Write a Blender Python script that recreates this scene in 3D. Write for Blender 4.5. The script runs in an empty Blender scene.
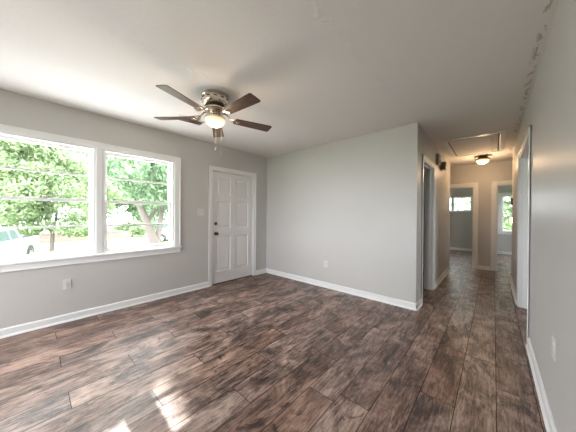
import bpy, bmesh, math, random
from mathutils import Vector, Matrix, noise as mnoise
import numpy as np

R = random.Random(7)
PI = math.pi
SC = bpy.context.scene
COL = SC.collection

# ------------------------------------------------------------------ camera
F_PX, YAW, PITCH, ROLL, CAM_Z = 229.68, 0.7305, -0.0044, 0.0067, 1.2304
fw = Vector((-math.sin(YAW) * math.cos(PITCH), math.cos(YAW) * math.cos(PITCH), math.sin(PITCH)))
r0 = Vector((math.cos(YAW), math.sin(YAW), 0))
u0 = r0.cross(fw)
rt = r0 * math.cos(ROLL) + u0 * math.sin(ROLL)
up = -r0 * math.sin(ROLL) + u0 * math.cos(ROLL)
cd = bpy.data.cameras.new('camera')
cam = bpy.data.objects.new('camera', cd)
COL.objects.link(cam)
m = Matrix(((rt.x, up.x, -fw.x), (rt.y, up.y, -fw.y), (rt.z, up.z, -fw.z))).to_4x4()
m.translation = Vector((0, 0, CAM_Z))
cam.matrix_world = m
cd.sensor_fit = 'HORIZONTAL'
cd.sensor_width = 36
cd.lens = F_PX / 576 * 36
cd.shift_y = -0.35 / 576
cd.clip_start = 0.03
cd.clip_end = 300
SC.camera = cam

# ------------------------------------------------------------------ render look
SC.view_settings.view_transform = 'Standard'
SC.view_settings.look = 'None'
SC.view_settings.gamma = 1
SC.view_settings.use_curve_mapping = False
SC.view_settings.exposure = 1.7
try:
    SC.cycles.use_denoising = True
    SC.cycles.max_bounces = 10
    SC.cycles.diffuse_bounces = 6
    SC.cycles.glossy_bounces = 4
    SC.cycles.transparent_max_bounces = 12
    SC.cycles.sample_clamp_indirect = 8
    SC.cycles.caustics_reflective = False
    SC.cycles.caustics_refractive = False
except Exception:
    pass

# ------------------------------------------------------------------ sky, sun, daylight
SKY = 5.6
w = bpy.data.worlds.new('sky')
SC.world = w
w.use_nodes = True
bg = w.node_tree.nodes['Background']
bg.inputs[0].default_value = (0.93, 0.93, 1.0, 1)
bg.inputs[1].default_value = SKY

SUN_DIR = Vector((1, -0.045, -0.83)).normalized()      # the way the light travels
sl = bpy.data.lights.new('sun', 'SUN')
sl.energy = 4.5
sl.angle = 0.009
sl.color = (1, 0.92, 0.90)
so = bpy.data.objects.new('sun', sl)
so.rotation_euler = SUN_DIR.to_track_quat('-Z', 'Y').to_euler()
so.location = (-14, 1, 12)
COL.objects.link(so)


def area(name, loc, size, direction, energy=0, color=(1, 1, 1), portal=False):
    l = bpy.data.lights.new(name, 'AREA')
    l.shape = 'RECTANGLE'
    l.size, l.size_y = size
    l.energy = energy
    l.color = color
    o = bpy.data.objects.new(name, l)
    o.location = loc
    o.rotation_euler = Vector(direction).to_track_quat('-Z', 'Z').to_euler()
    COL.objects.link(o)
    if portal:
        l.cycles.is_portal = True
    return o


# ------------------------------------------------------------------ room dimensions
XL, YB, XC, XR, YE, H = -3.603, 3.337, -0.745, 0.260, 6.915, 2.44
YR = -2.3            # rear wall behind the camera
YF = 10.20           # far wall of the back bedrooms
TH = 0.115
HALL_END_L, HALL_END_R = 6.38, 6.12

area('front_window_daylight', (XL - 0.16, 0.53, 1.38), (1.9, 1.35), (1, 0, 0), portal=True)
area('added_rear_window_portal', (-2.45, YR - 0.16, 1.32), (2.0, 1.75), (0, 1, 0), portal=True)  # portal in the unseen window added behind the camera
area('unseen_kitchen_window_portal', (3.66, 3.05, 1.47), (1.6, 1.25), (-1, 0, 0), portal=True)  # portal in the unseen window beyond the right-hand opening
area('bedroom_window_daylight', (0.6, YF + 0.16, 1.3), (0.95, 1.25), (0, -1, 0), portal=True)

# ------------------------------------------------------------------ materials


def mat(name, col=(0.8, 0.8, 0.8), rough=0.5, metal=0.0, spec=0.5):
    m_ = bpy.data.materials.new(name)
    m_.use_nodes = True
    b = m_.node_tree.nodes['Principled BSDF']
    b.inputs['Base Color'].default_value = (*col, 1)
    b.inputs['Roughness'].default_value = rough
    b.inputs['Metallic'].default_value = metal
    b.inputs['Specular IOR Level'].default_value = spec
    return m_


def nodes(m_):
    nt = m_.node_tree
    return nt, nt.nodes, nt.links, nt.nodes['Principled BSDF']


def add_noise_bump(m_, scale=60, strength=0.1, dist=0.002, detail=3, vary=0.0, stretch=(1, 1, 1), rough_vary=0.0):
    nt, N, L, b = nodes(m_)
    tc = N.new('ShaderNodeTexCoord')
    mp = N.new('ShaderNodeMapping')
    mp.inputs['Scale'].default_value = stretch
    L.new(tc.outputs['Object'], mp.inputs[0])
    no = N.new('ShaderNodeTexNoise')
    no.inputs['Scale'].default_value = scale
    no.inputs['Detail'].default_value = detail
    L.new(mp.outputs[0], no.inputs['Vector'])
    bp = N.new('ShaderNodeBump')
    bp.inputs['Strength'].default_value = strength
    bp.inputs['Distance'].default_value = dist
    L.new(no.outputs['Fac'], bp.inputs['Height'])
    L.new(bp.outputs[0], b.inputs['Normal'])
    if vary:
        c = b.inputs['Base Color'].default_value[:3]
        n2 = N.new('ShaderNodeTexNoise')
        n2.inputs['Scale'].default_value = 1.3
        n2.inputs['Detail'].default_value = 5
        L.new(mp.outputs[0], n2.inputs['Vector'])
        cr = N.new('ShaderNodeValToRGB')
        cr.color_ramp.elements[0].position = 0.3
        cr.color_ramp.elements[1].position = 0.7
        cr.color_ramp.elements[0].color = (*[x * (1 - vary) for x in c], 1)
        cr.color_ramp.elements[1].color = (*[min(1, x * (1 + vary)) for x in c], 1)
        L.new(n2.outputs['Fac'], cr.inputs[0])
        L.new(cr.outputs[0], b.inputs['Base Color'])
    return m_


M = {}
M['wall'] = add_noise_bump(mat('greige_wall_paint', (0.555, 0.54, 0.53), 0.42, spec=0.4), 22, 0.25, 0.004, 4, 0.015)
M['hallwall'] = M['wall']
M['trim'] = mat('white_gloss_trim', (0.82, 0.82, 0.825), 0.28)
M['door'] = mat('white_door_paint', (0.76, 0.75, 0.75), 0.35)
M['plastic'] = mat('white_plastic', (0.67, 0.66, 0.65), 0.35)
M['slot'] = mat('dark_slot', (0.02, 0.02, 0.02), 0.6)
M['nickel'] = add_noise_bump(mat('brushed_nickel', (0.62, 0.56, 0.48), 0.22, 1.0), 90, 0.05, 0.001, 2)
M['chain'] = mat('dull_chain_metal', (0.30, 0.27, 0.22), 0.6, 0.3)
M['bronze'] = mat('dark_bronze', (0.07, 0.055, 0.045), 0.35, 0.8)
M['darkmetal'] = mat('dark_vent_metal', (0.03, 0.028, 0.025), 0.5, 0.5)
M['beige'] = mat('beige_plastic', (0.55, 0.50, 0.42), 0.5)
M['brownbox'] = mat('brown_plastic', (0.14, 0.10, 0.06), 0.5)
M['greybox'] = mat('grey_plastic', (0.30, 0.29, 0.28), 0.5)
M['rubber'] = mat('black_rubber', (0.02, 0.02, 0.02), 0.7)
M['carwhite'] = mat('white_car_paint', (0.30, 0.33, 0.36), 0.25)
M['carglass'] = mat('dark_car_glass', (0.07, 0.10, 0.10), 0.08)
M['carred'] = mat('red_lamp_plastic', (0.4, 0.03, 0.02), 0.3)
M['chrome'] = mat('chrome', (0.7, 0.7, 0.7), 0.15, 1)
M['siding'] = add_noise_bump(mat('house_siding', (0.62, 0.62, 0.60), 0.6), 30, 0.1)
M['roof'] = add_noise_bump(mat('roof_shingle', (0.16, 0.15, 0.14), 0.9), 30, 0.3)


def ceiling_material():
    m_ = mat('white_ceiling_paint', (0.79, 0.770, 0.76), 0.75, spec=0.25)
    nt, N, L, b = nodes(m_)
    tc = N.new('ShaderNodeTexCoord')
    sx = N.new('ShaderNodeSeparateXYZ')
    L.new(tc.outputs['Object'], sx.inputs[0])
    no = N.new('ShaderNodeTexNoise')
    no.inputs['Scale'].default_value = 9
    no.inputs['Detail'].default_value = 6
    L.new(tc.outputs['Object'], no.inputs['Vector'])
    n3 = N.new('ShaderNodeTexNoise')
    n3.inputs['Scale'].default_value = 30
    n3.inputs['Detail'].default_value = 4
    L.new(tc.outputs['Object'], n3.inputs['Vector'])

    def mth(op, a, b_=None, clamp=False):
        n = N.new('ShaderNodeMath')
        n.operation = op
        n.use_clamp = clamp
        for i, v in enumerate((a, b_)):
            if v is None:
                continue
            if isinstance(v, (int, float)):
                n.inputs[i].default_value = v
            else:
                L.new(v, n.inputs[i])
        return n.outputs[0]
    wob = mth('MULTIPLY', mth('SUBTRACT', no.outputs['Fac'], 0.5), 0.16)
    xw = mth('ADD', sx.outputs['X'], wob)
    total = None
    for x0, wd, st in ((-0.78, 0.03, 1.0), (-1.9, 0.03, 0.8)):
        d = mth('ABSOLUTE', mth('SUBTRACT', xw, x0))
        r_ = mth('SUBTRACT', 1.0, mth('DIVIDE', d, wd), True)
        r_ = mth('MULTIPLY', r_, st)
        total = r_ if total is None else mth('ADD', total, r_)
    hgt = mth('ADD', mth('MULTIPLY', total, mth('MULTIPLY', n3.outputs['Fac'], 1.0)), mth('MULTIPLY', n3.outputs['Fac'], 0.25))
    bp = N.new('ShaderNodeBump')
    bp.inputs['Strength'].default_value = 0.5
    bp.inputs['Distance'].default_value = 0.012
    L.new(hgt, bp.inputs['Height'])
    L.new(bp.outputs[0], b.inputs['Normal'])
    # dirt flecks along the joint over the right-hand wall
    n4 = N.new('ShaderNodeTexNoise')
    n4.inputs['Scale'].default_value = 26
    n4.inputs['Detail'].default_value = 5
    mp = N.new('ShaderNodeMapping')
    mp.inputs['Scale'].default_value = (1.6, 0.5, 1)
    L.new(tc.outputs['Object'], mp.inputs[0])
    L.new(mp.outputs[0], n4.inputs['Vector'])
    near = mth('SUBTRACT', 1.0, mth('DIVIDE', mth('ABSOLUTE', mth('SUBTRACT', sx.outputs['X'], XR - 0.035)), 0.03), True)
    fl = mth('MULTIPLY', near, mth('GREATER_THAN', n4.outputs['Fac'], 0.56))
    mx = N.new('ShaderNodeMix')
    mx.data_type = 'RGBA'
    mx.inputs[6].default_value = (0.79, 0.770, 0.76, 1)
    mx.inputs[7].default_value = (0.36, 0.33, 0.28, 1)
    L.new(mth('MULTIPLY', fl, 0.8), mx.inputs[0])
    L.new(mx.outputs[2], b.inputs['Base Color'])
    return m_


M['ceiling'] = ceiling_material()


def plank_material():
    m_ = mat('laminate_planks', (0.2, 0.15, 0.12), 0.33, spec=0.55)
    nt, N, L, b = nodes(m_)
    at = N.new('ShaderNodeAttribute')
    at.attribute_name = 'plank'
    tc = N.new('ShaderNodeTexCoord')
    sep = N.new('ShaderNodeSeparateColor')
    L.new(at.outputs['Color'], sep.inputs[0])
    sc_ = N.new('ShaderNodeVectorMath')
    sc_.operation = 'SCALE'
    sc_.inputs['Scale'].default_value = 37.0
    L.new(at.outputs['Color'], sc_.inputs[0])
    ad = N.new('ShaderNodeVectorMath')
    ad.operation = 'ADD'
    L.new(tc.outputs['Object'], ad.inputs[0])
    L.new(sc_.outputs[0], ad.inputs[1])

    def nz(scale, stretch, detail=6, rough=0.6, dist=0.0):
        mp = N.new('ShaderNodeMapping')
        mp.inputs['Scale'].default_value = stretch
        L.new(ad.outputs[0], mp.inputs[0])
        n = N.new('ShaderNodeTexNoise')
        n.inputs['Scale'].default_value = scale
        n.inputs['Detail'].default_value = detail
        n.inputs['Roughness'].default_value = rough
        n.inputs['Distortion'].default_value = dist
        L.new(mp.outputs[0], n.inputs['Vector'])
        return n.outputs['Fac']

    def mth(op, a, b_=None, clamp=False):
        n = N.new('ShaderNodeMath')
        n.operation = op
        n.use_clamp = clamp
        for i, v in enumerate((a, b_)):
            if v is None:
                continue
            if isinstance(v, (int, float)):
                n.inputs[i].default_value = v
            else:
                L.new(v, n.inputs[i])
        return n.outputs[0]
    cloud = nz(3.4, (1.5, 0.85, 1), 6, 0.62, 0.9)
    grain = nz(7, (5.0, 0.5, 1), 8, 0.72, 1.6)
    fine = nz(26, (6, 0.8, 1), 6, 0.7)
    saw = nz(60, (0.5, 3.0, 1), 3, 0.6)
    knot = nz(4.2, (1.5, 1.0, 1), 5, 0.6, 1.8)
    v = mth('ADD', mth('MULTIPLY', mth('SUBTRACT', cloud, 0.5), 1.35), mth('MULTIPLY', mth('SUBTRACT', grain, 0.5), 1.5))
    v = mth('ADD', v, mth('MULTIPLY', mth('SUBTRACT', fine, 0.5), 0.5))
    v = mth('ADD', v, mth('MULTIPLY', mth('SUBTRACT', saw, 0.5), 0.12))
    v = mth('ADD', v, mth('MULTIPLY', mth('SUBTRACT', sep.outputs[0], 0.5), 0.12))
    v = mth('ADD', v, 0.52)
    kn = mth('MULTIPLY', mth('SUBTRACT', 0.41, knot, True), 3.0)
    v = mth('SUBTRACT', v, kn)
    # thin dark mineral streaks along the grain
    vein = nz(11, (4.5, 0.35, 1), 4, 0.55, 2.2)
    vm = mth('SUBTRACT', 1.0, mth('MULTIPLY', mth('ABSOLUTE', mth('SUBTRACT', vein, 0.5)), 38.0), True)
    v = mth('SUBTRACT', v, mth('MULTIPLY', mth('MULTIPLY', vm, 0.30), mth('MULTIPLY', mth('SUBTRACT', 0.62, cloud, True), 5.0, True)))
    cr = N.new('ShaderNodeValToRGB')
    e = cr.color_ramp.elements
    e[0].position, e[0].color = 0.10, (0.022, 0.013, 0.011, 1)
    e[1].position, e[1].color = 0.98, (0.56, 0.42, 0.345, 1)
    for p_, c_ in ((0.32, (0.092, 0.058, 0.049, 1)), (0.50, (0.205, 0.137, 0.115, 1)), (0.70, (0.365, 0.262, 0.222, 1))):
        q = e.new(p_)
        q.color = c_
    L.new(v, cr.inputs[0])
    # plank-to-plank tint, some greyer, some redder
    hs = N.new('ShaderNodeHueSaturation')
    L.new(cr.outputs[0], hs.inputs['Color'])
    L.new(mth('ADD', 0.95, mth('MULTIPLY', sep.outputs[1], 0.35)), hs.inputs['Saturation'])
    L.new(mth('ADD', 0.86, mth('MULTIPLY', sep.outputs[2], 0.22)), hs.inputs['Value'])
    L.new(hs.outputs[0], b.inputs['Base Color'])
    L.new(mth('ADD', 0.27, mth('MULTIPLY', fine, 0.22)), b.inputs['Roughness'])
    bp = N.new('ShaderNodeBump')
    bp.inputs['Strength'].default_value = 0.25
    bp.inputs['Distance'].default_value = 0.002
    L.new(mth('ADD', grain, fine), bp.inputs['Height'])
    L.new(bp.outputs[0], b.inputs['Normal'])
    return m_


M['planks'] = plank_material()
M['seam'] = mat('plank_core', (0.012, 0.009, 0.008), 0.9)


def wood_blade(name, a, b_, rough=0.35):
    m_ = mat(name, a, rough)
    nt, N, L, b = nodes(m_)
    tc = N.new('ShaderNodeTexCoord')
    mp = N.new('ShaderNodeMapping')
    mp.inputs['Scale'].default_value = (1.2, 14, 1)
    L.new(tc.outputs['Object'], mp.inputs[0])
    no = N.new('ShaderNodeTexNoise')
    no.inputs['Scale'].default_value = 6
    no.inputs['Detail'].default_value = 6
    L.new(mp.outputs[0], no.inputs['Vector'])
    cr = N.new('ShaderNodeValToRGB')
    cr.color_ramp.elements[0].position = 0.35
    cr.color_ramp.elements[1].position = 0.7
    cr.color_ramp.elements[0].color = (*a, 1)
    cr.color_ramp.elements[1].color = (*b_, 1)
    L.new(no.outputs['Fac'], cr.inputs[0])
    L.new(cr.outputs[0], b.inputs['Base Color'])
    return m_


M['blade'] = wood_blade('walnut_blade', (0.055, 0.030, 0.022), (0.13, 0.075, 0.055))


def glass_material(name='window_glass', tint=(0.97, 1.0, 0.98), refl=0.05):
    m_ = bpy.data.materials.new(name)
    m_.use_nodes = True
    nt = m_.node_tree
    N, L = nt.nodes, nt.links
    N.remove(N['Principled BSDF'])
    out = N['Material Output']
    t = N.new('ShaderNodeBsdfTransparent')
    t.inputs[0].default_value = (*tint, 1)
    g = N.new('ShaderNodeBsdfGlossy')
    g.inputs['Roughness'].default_value = 0.02
    mx = N.new('ShaderNodeMixShader')
    mx.inputs[0].default_value = refl
    L.new(t.outputs[0], mx.inputs[1])
    L.new(g.outputs[0], mx.inputs[2])
    L.new(mx.outputs[0], out.inputs[0])
    return m_


M['glass'] = glass_material()


def lamp_glass(name, col, strength, bulb_z=None, reach=0.1):
    m_ = mat(name, (0.85, 0.78, 0.62), 0.4)
    nt, N, L, b = nodes(m_)
    tc = N.new('ShaderNodeTexCoord')
    no = N.new('ShaderNodeTexNoise')
    no.inputs['Scale'].default_value = 22
    no.inputs['Detail'].default_value = 3
    L.new(tc.outputs['Object'], no.inputs['Vector'])
    mr = N.new('ShaderNodeMapRange')
    mr.inputs[1].default_value, mr.inputs[2].default_value = 0.35, 0.65
    mr.inputs[3].default_value, mr.inputs[4].default_value = strength * 0.75, strength * 1.15
    L.new(no.outputs['Fac'], mr.inputs[0])
    b.inputs['Emission Color'].default_value = (*col, 1)
    # the glass glows most where it lies nearest the bulb inside
    ds = N.new('ShaderNodeVectorMath')
    ds.operation = 'DISTANCE'
    ds.inputs[1].default_value = (0, 0, bulb_z)
    L.new(tc.outputs['Object'], ds.inputs[0])
    fo = N.new('ShaderNodeMapRange')
    fo.inputs[1].default_value, fo.inputs[2].default_value = reach * 0.35, reach
    fo.inputs[3].default_value, fo.inputs[4].default_value = 2.6, 0.32
    L.new(ds.outputs['Value'], fo.inputs[0])
    ml = N.new('ShaderNodeMath')
    ml.operation = 'MULTIPLY'
    L.new(mr.outputs[0], ml.inputs[0])
    L.new(fo.outputs[0], ml.inputs[1])
    L.new(ml.outputs[0], b.inputs['Emission Strength'])
    return m_


M['bowl'] = lamp_glass('alabaster_lamp_glass', (1.0, 0.72, 0.40), 0.62, -0.285, 0.105)
M['domeglass'] = lamp_glass('hall_lamp_glass', (1.0, 0.70, 0.38), 0.6, -0.13, 0.12)
M['bulb'] = mat('lit_bulb', (1, 1, 1), 0.5)
M['bulb'].node_tree.nodes['Principled BSDF'].inputs['Emission Color'].default_value = (1, 0.85, 0.62, 1)
M['bulb'].node_tree.nodes['Principled BSDF'].inputs['Emission Strength'].default_value = 14


def leaf_material(name, a, b_):
    m_ = bpy.data.materials.new(name)
    m_.use_nodes = True
    nt = m_.node_tree
    N, L = nt.nodes, nt.links
    N.remove(N['Principled BSDF'])
    out = N['Material Output']
    geo = N.new('ShaderNodeNewGeometry')
    cr = N.new('ShaderNodeValToRGB')
    cr.color_ramp.elements[0].color = (*a, 1)
    cr.color_ramp.elements[1].color = (*b_, 1)
    L.new(geo.outputs['Random Per Island'], cr.inputs[0])
    d = N.new('ShaderNodeBsdfDiffuse')
    t = N.new('ShaderNodeBsdfTranslucent')
    mx = N.new('ShaderNodeMixShader')
    mx.inputs[0].default_value = 0.5
    for s in (d, t):
        L.new(cr.outputs[0], s.inputs[0])
    L.new(d.outputs[0], mx.inputs[1])
    L.new(t.outputs[0], mx.inputs[2])
    L.new(mx.outputs[0], out.inputs[0])
    return m_


M['leaf'] = leaf_material('green_leaves', (0.09, 0.16, 0.09), (0.38, 0.50, 0.33))
M['leaf2'] = leaf_material('yellow_green_leaves', (0.12, 0.20, 0.10), (0.48, 0.56, 0.34))
M['leaf3'] = leaf_material('blue_green_leaves', (0.08, 0.15, 0.11), (0.33, 0.45, 0.37))
M['bark'] = add_noise_bump(mat('bark', (0.13, 0.108, 0.098), 0.9), 14, 0.6, 0.03, 5, 0.25, (1, 1, 0.25))
M['grass'] = add_noise_bump(mat('lawn_grass', (0.14, 0.19, 0.07), 0.9), 40, 0.5, 0.03, 4, 0.3)
M['concrete'] = add_noise_bump(mat('pale_concrete', (0.17, 0.17, 0.17), 0.85), 20, 0.2, 0.01, 4, 0.06)


M['pale_slab'] = add_noise_bump(mat('bounce_slab_concrete', (0.74, 0.71, 0.67), 0.85), 20, 0.2, 0.01, 4, 0.05)  # very pale so the added slab reflects daylight indoors


def brick_material():
    m_ = mat('red_brick', (0.45, 0.25, 0.2), 0.85)
    nt, N, L, b = nodes(m_)
    tc = N.new('ShaderNodeTexCoord')
    mp = N.new('ShaderNodeMapping')
    mp.inputs['Rotation'].default_value = (PI / 2, 0, PI / 2)
    L.new(tc.outputs['Object'], mp.inputs[0])
    br = N.new('ShaderNodeTexBrick')
    br.inputs['Color1'].default_value = (0.22, 0.12, 0.09, 1)
    br.inputs['Color2'].default_value = (0.27, 0.16, 0.13, 1)
    br.inputs['Mortar'].default_value = (0.5, 0.46, 0.42, 1)
    br.inputs['Scale'].default_value = 4
    L.new(mp.outputs[0], br.inputs['Vector'])
    L.new(br.outputs[0], b.inputs['Base Color'])
    return m_


M['brick'] = brick_material()


# ------------------------------------------------------------------ mesh helpers
class MB:
    def __init__(s):
        s.v, s.f = [], []

    def box(s, x0, x1, y0, y1, z0, z1):
        if x0 > x1: x0, x1 = x1, x0
        if y0 > y1: y0, y1 = y1, y0
        if z0 > z1: z0, z1 = z1, z0
        n = len(s.v)
        s.v += [(x0, y0, z0), (x1, y0, z0), (x1, y1, z0), (x0, y1, z0), (x0, y0, z1), (x1, y0, z1), (x1, y1, z1), (x0, y1, z1)]
        s.f += [[n + i for i in q] for q in ((0, 3, 2, 1), (4, 5, 6, 7), (0, 1, 5, 4), (1, 2, 6, 5), (2, 3, 7, 6), (3, 0, 4, 7))]
        return s

    def prism(s, pts, axis, a0, a1):
        """pts: 2-D outline in the two other axes (cyclic order x,y,z), extruded along axis"""
        n = len(s.v)
        k = len(pts)
        for a in (a0, a1):
            for p in pts:
                if axis == 'x': s.v.append((a, p[0], p[1]))
                elif axis == 'y': s.v.append((p[0], a, p[1]))
                else: s.v.append((p[0], p[1], a))
        s.f.append([n + i for i in range(k)])
        s.f.append([n + k + i for i in reversed(range(k))])
        for i in range(k):
            j = (i + 1) % k
            s.f.append([n + i, n + k + i, n + k + j, n + j])
        return s

    def lathe(s, prof, c=(0, 0, 0), seg=32, axis='z'):
        n = len(s.v)
        k = len(prof)
        for i in range(seg):
            a = 2 * PI * i / seg
            for r_, h in prof:
                x, y, z = r_ * math.cos(a), r_ * math.sin(a), h
                if axis == 'x': x, y, z = h, r_ * math.cos(a), r_ * math.sin(a)
                if axis == 'y': x, y, z = r_ * math.cos(a), h, r_ * math.sin(a)
                s.v.append((c[0] + x, c[1] + y, c[2] + z))
        for i in range(seg):
            j = (i + 1) % seg
            for q in range(k - 1):
                s.f.append([n + i * k + q, n + j * k + q, n + j * k + q + 1, n + i * k + q + 1])
        return s

    def tube(s, pts, rad, seg=10):
        pts = [Vector(p) for p in pts]
        n = len(s.v)
        rads = rad if isinstance(rad, (list, tuple)) else [rad] * len(pts)
        ref = Vector((0.31, 0.17, 0.93))
        for i, p in enumerate(pts):
            d = (pts[min(i + 1, len(pts) - 1)] - pts[max(i - 1, 0)]).normalized()
            a = d.cross(ref)
            if a.length < 1e-3:
                a = d.cross(Vector((1, 0, 0)))
            a.normalize()
            b = d.cross(a)
            for k in range(seg):
                t = 2 * PI * k / seg
                s.v.append(tuple(p + (a * math.cos(t) + b * math.sin(t)) * rads[i]))
        for i in range(len(pts) - 1):
            for k in range(seg):
                q = (k + 1) % seg
                s.f.append([n + i * seg + k, n + i * seg + q, n + (i + 1) * seg + q, n + (i + 1) * seg + k])
        s.f.append([n + k for k in range(seg)])
        s.f.append([n + (len(pts) - 1) * seg + k for k in reversed(range(seg))])
        return s

    def build(s, name, m_, parent=None, bevel=0.0, smooth=False, loc=None, rot=None):
        me = bpy.data.meshes.new(name)
        me.from_pydata(s.v, [], s.f)
        me.update()
        bm = bmesh.new()
        bm.from_mesh(me)
        bmesh.ops.recalc_face_normals(bm, faces=bm.faces)
        bm.to_mesh(me)
        bm.free()
        if smooth:
            for p in me.polygons:
                p.use_smooth = True
            try:
                me.set_sharp_from_angle(angle=0.7)
            except Exception:
                pass
        me.materials.append(m_)
        o = bpy.data.objects.new(name, me)
        COL.objects.link(o)
        if parent is not None:
            o.parent = parent
        if loc is not None:
            o.location = loc
        if rot is not None:
            o.rotation_euler = rot
        if bevel:
            bv = o.modifiers.new('bevel', 'BEVEL')
            bv.width = bevel
            bv.segments = 2
            bv.limit_method = 'ANGLE'
        return o


def empty(name, loc=(0, 0, 0), rz=0.0):
    o = bpy.data.objects.new(name, None)
    o.empty_display_size = 0.1
    o.location = loc
    o.rotation_euler = (0, 0, rz)
    COL.objects.link(o)
    return o


def tag(o, label, cat=None, group=None, kind=None):
    o['label'] = label
    if cat: o['category'] = cat
    if group: o['group'] = group
    if kind: o['kind'] = kind
    return o


def struct(o, label=None):
    o['kind'] = 'structure'
    if label: o['label'] = label
    return o


def wall(name, label, axis, c0, c1, a0, a1, z0=-0.02, z1=H, holes=(), m_=None):
    """wall slab between c0..c1 on `axis`, running a0..a1 on the other; holes = (h0,h1,zb,zt)"""
    b = MB()
    cuts = sorted({a0, a1, *[h[0] for h in holes], *[h[1] for h in holes]})
    for s0, s1 in zip(cuts[:-1], cuts[1:]):
        mid = (s0 + s1) / 2
        zs = [(z0, z1)]
        for h in holes:
            if h[0] < mid < h[1]:
                nz = []
                for q0, q1 in zs:
                    if h[2] > q0: nz.append((q0, min(q1, h[2])))
                    if h[3] < q1: nz.append((max(q0, h[3]), q1))
                zs = nz
        for q0, q1 in zs:
            if axis == 'x': b.box(c0, c1, s0, s1, q0, q1)
            else: b.box(s0, s1, c0, c1, q0, q1)
    return struct(b.build(name, m_ or M['wall']), label)


# ------------------------------------------------------------------ floor
PW = 0.199
PL = 1.18
JOINTS = {-1: 2.217, 0: 2.57, 1: 1.815, 2: 2.208, 3: 1.415, 4: 1.33, 5: 1.72, 6: 0.955, 7: 1.338, 8: 0.56, 9: 0.95,
          10: 0.17, 11: 0.563, 12: 0.96, 13: 0.16, 14: 0.56, 15: 0.96, 16: 0.166, 17: 0.52}


def make_floor():
    X0, X1, Y0, Y1 = XL - 0.05, 3.5, YR - 0.05, YF + 0.05
    v, f, cols = [], [], []
    g = 0.0019
    i0 = int(math.floor((0.022 - X1) / PW)) - 1
    i1 = int(math.ceil((0.022 - X0) / PW)) + 1
    for i in range(i0, i1):
        xb, xa = 0.022 - i * PW, 0.022 - (i + 1) * PW
        xa_, xb_ = max(xa, X0), min(xb, X1)
        if xb_ - xa_ < 0.01: continue
        j = JOINTS.get(i, R.choice((0.17, 0.56, 0.95)))
        y = j - PL * math.ceil((j - Y0) / PL)
        while y < Y1:
            ya, yb = max(y, Y0), min(y + PL, Y1)
            if yb - ya > 0.01:
                n = len(v)
                v += [(xa_ + g, ya + g, 0), (xb_ - g, ya + g, 0), (xb_ - g, yb - g, 0), (xa_ + g, yb - g, 0)]
                f.append((n, n + 1, n + 2, n + 3))
                cols.append((R.random(), R.random(), R.random(), 1))
            y += PL
    npl = len(f)
    n = len(v)
    zt, zb = -0.003, -0.06
    v += [(X0, Y0, zb), (X1, Y0, zb), (X1, Y1, zb), (X0, Y1, zb), (X0, Y0, zt), (X1, Y0, zt), (X1, Y1, zt), (X0, Y1, zt)]
    for q in ((0, 3, 2, 1), (4, 5, 6, 7), (0, 1, 5, 4), (1, 2, 6, 5), (2, 3, 7, 6), (3, 0, 4, 7)):
        f.append(tuple(n + k for k in q))
        cols.append((0.5, 0.5, 0.5, 1))
    me = bpy.data.meshes.new('floor')
    me.from_pydata(v, [], f)
    at = me.color_attributes.new('plank', 'FLOAT_COLOR', 'CORNER')
    for p in me.polygons:
        for li in p.loop_indices:
            at.data[li].color = cols[p.index]
    me.materials.append(M['planks'])
    me.materials.append(M['seam'])
    for p in me.polygons:
        p.material_index = 0 if p.index < npl else 1
    o = bpy.data.objects.new('floor', me)
    COL.objects.link(o)
    struct(o, 'brown wood-look laminate plank floor')


make_floor()

# ------------------------------------------------------------------ ceiling, roof
struct(MB().box(XL - 0.15, 3.65, YR - 0.15, YF + 0.15, H, H + 0.12).build('ceiling', M['ceiling']), 'white textured ceiling')

# ------------------------------------------------------------------ walls
W1 = (-0.337, 0.520)      # left pane unit opening along Y
W2 = (0.583, 1.440)       # right pane unit opening along Y
WZ = (0.735, 2.030)
D1 = (2.055, 2.985, 2.005)
wall('wall_left', 'light greige wall with the double window and white door', 'x', XL - 0.15, XL, YR - 0.15, YF + 0.15, -0.5, H,
     [(W1[0], W1[1], *WZ), (W2[0], W2[1], *WZ), (D1[0], D1[1], -0.02, D1[2]), (7.9, 9.3, 0.9, 1.95)])
wall('wall_back', 'greige wall facing the camera beside the hallway', 'y', YB, YB + TH, XL, XC - TH)
LD = (3.66, 4.43, 2.02)      # doorway in the hall's left wall
wall('wall_hall_left', 'left wall of the hallway', 'x', XC - TH, XC, YB, HALL_END_L, -0.02, H, [(LD[0], LD[1], -0.02, LD[2])])
RD = (3.20, 4.42, 2.03)      # opening in the right-hand wall
wall('wall_right', 'right-hand greige wall running into the hallway', 'x', XR, XR + TH, YR, HALL_END_R, -0.02, H, [(RD[0], RD[1], -0.02, RD[2])])
EL = (-1.11, -0.345, 1.925)   # left doorway in the hall end wall
ER = (0.035, 0.80, 1.925)
wall('wall_hall_end', 'tan-lit end wall of the hallway between two doorways', 'y', YE, YE + TH, XL, 3.5, -0.02, H,
     [(EL[0], EL[1], -0.02, EL[2]), (ER[0], ER[1], -0.02, ER[2])])
WA = (-1.78, -0.56, 1.375, 1.92)     # high window, left back room
WB = (0.18, 1.02, 0.74, 1.90)        # window, right back room
wall('wall_far', 'outer wall of the two back rooms', 'y', YF, YF + 0.15, XL - 0.15, 3.65, -0.5, H,
     [(WA[0], WA[1], WA[2], WA[3]), (WB[0], WB[1], WB[2], WB[3])])
wall('wall_divider', 'partition between the two back rooms', 'x', -0.20, -0.10, YE + TH, YF)
WR1 = (-3.4, -1.2, 0.5, 2.15)  # opening of the unseen window added for daylight
wall('wall_rear', 'wall behind the camera with a wide window added for daylight', 'y', YR - 0.15, YR, XL - 0.15, 3.65, -0.5, H, [WR1])
WK = (2.3, 3.8, 0.9, 2.05)
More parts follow.
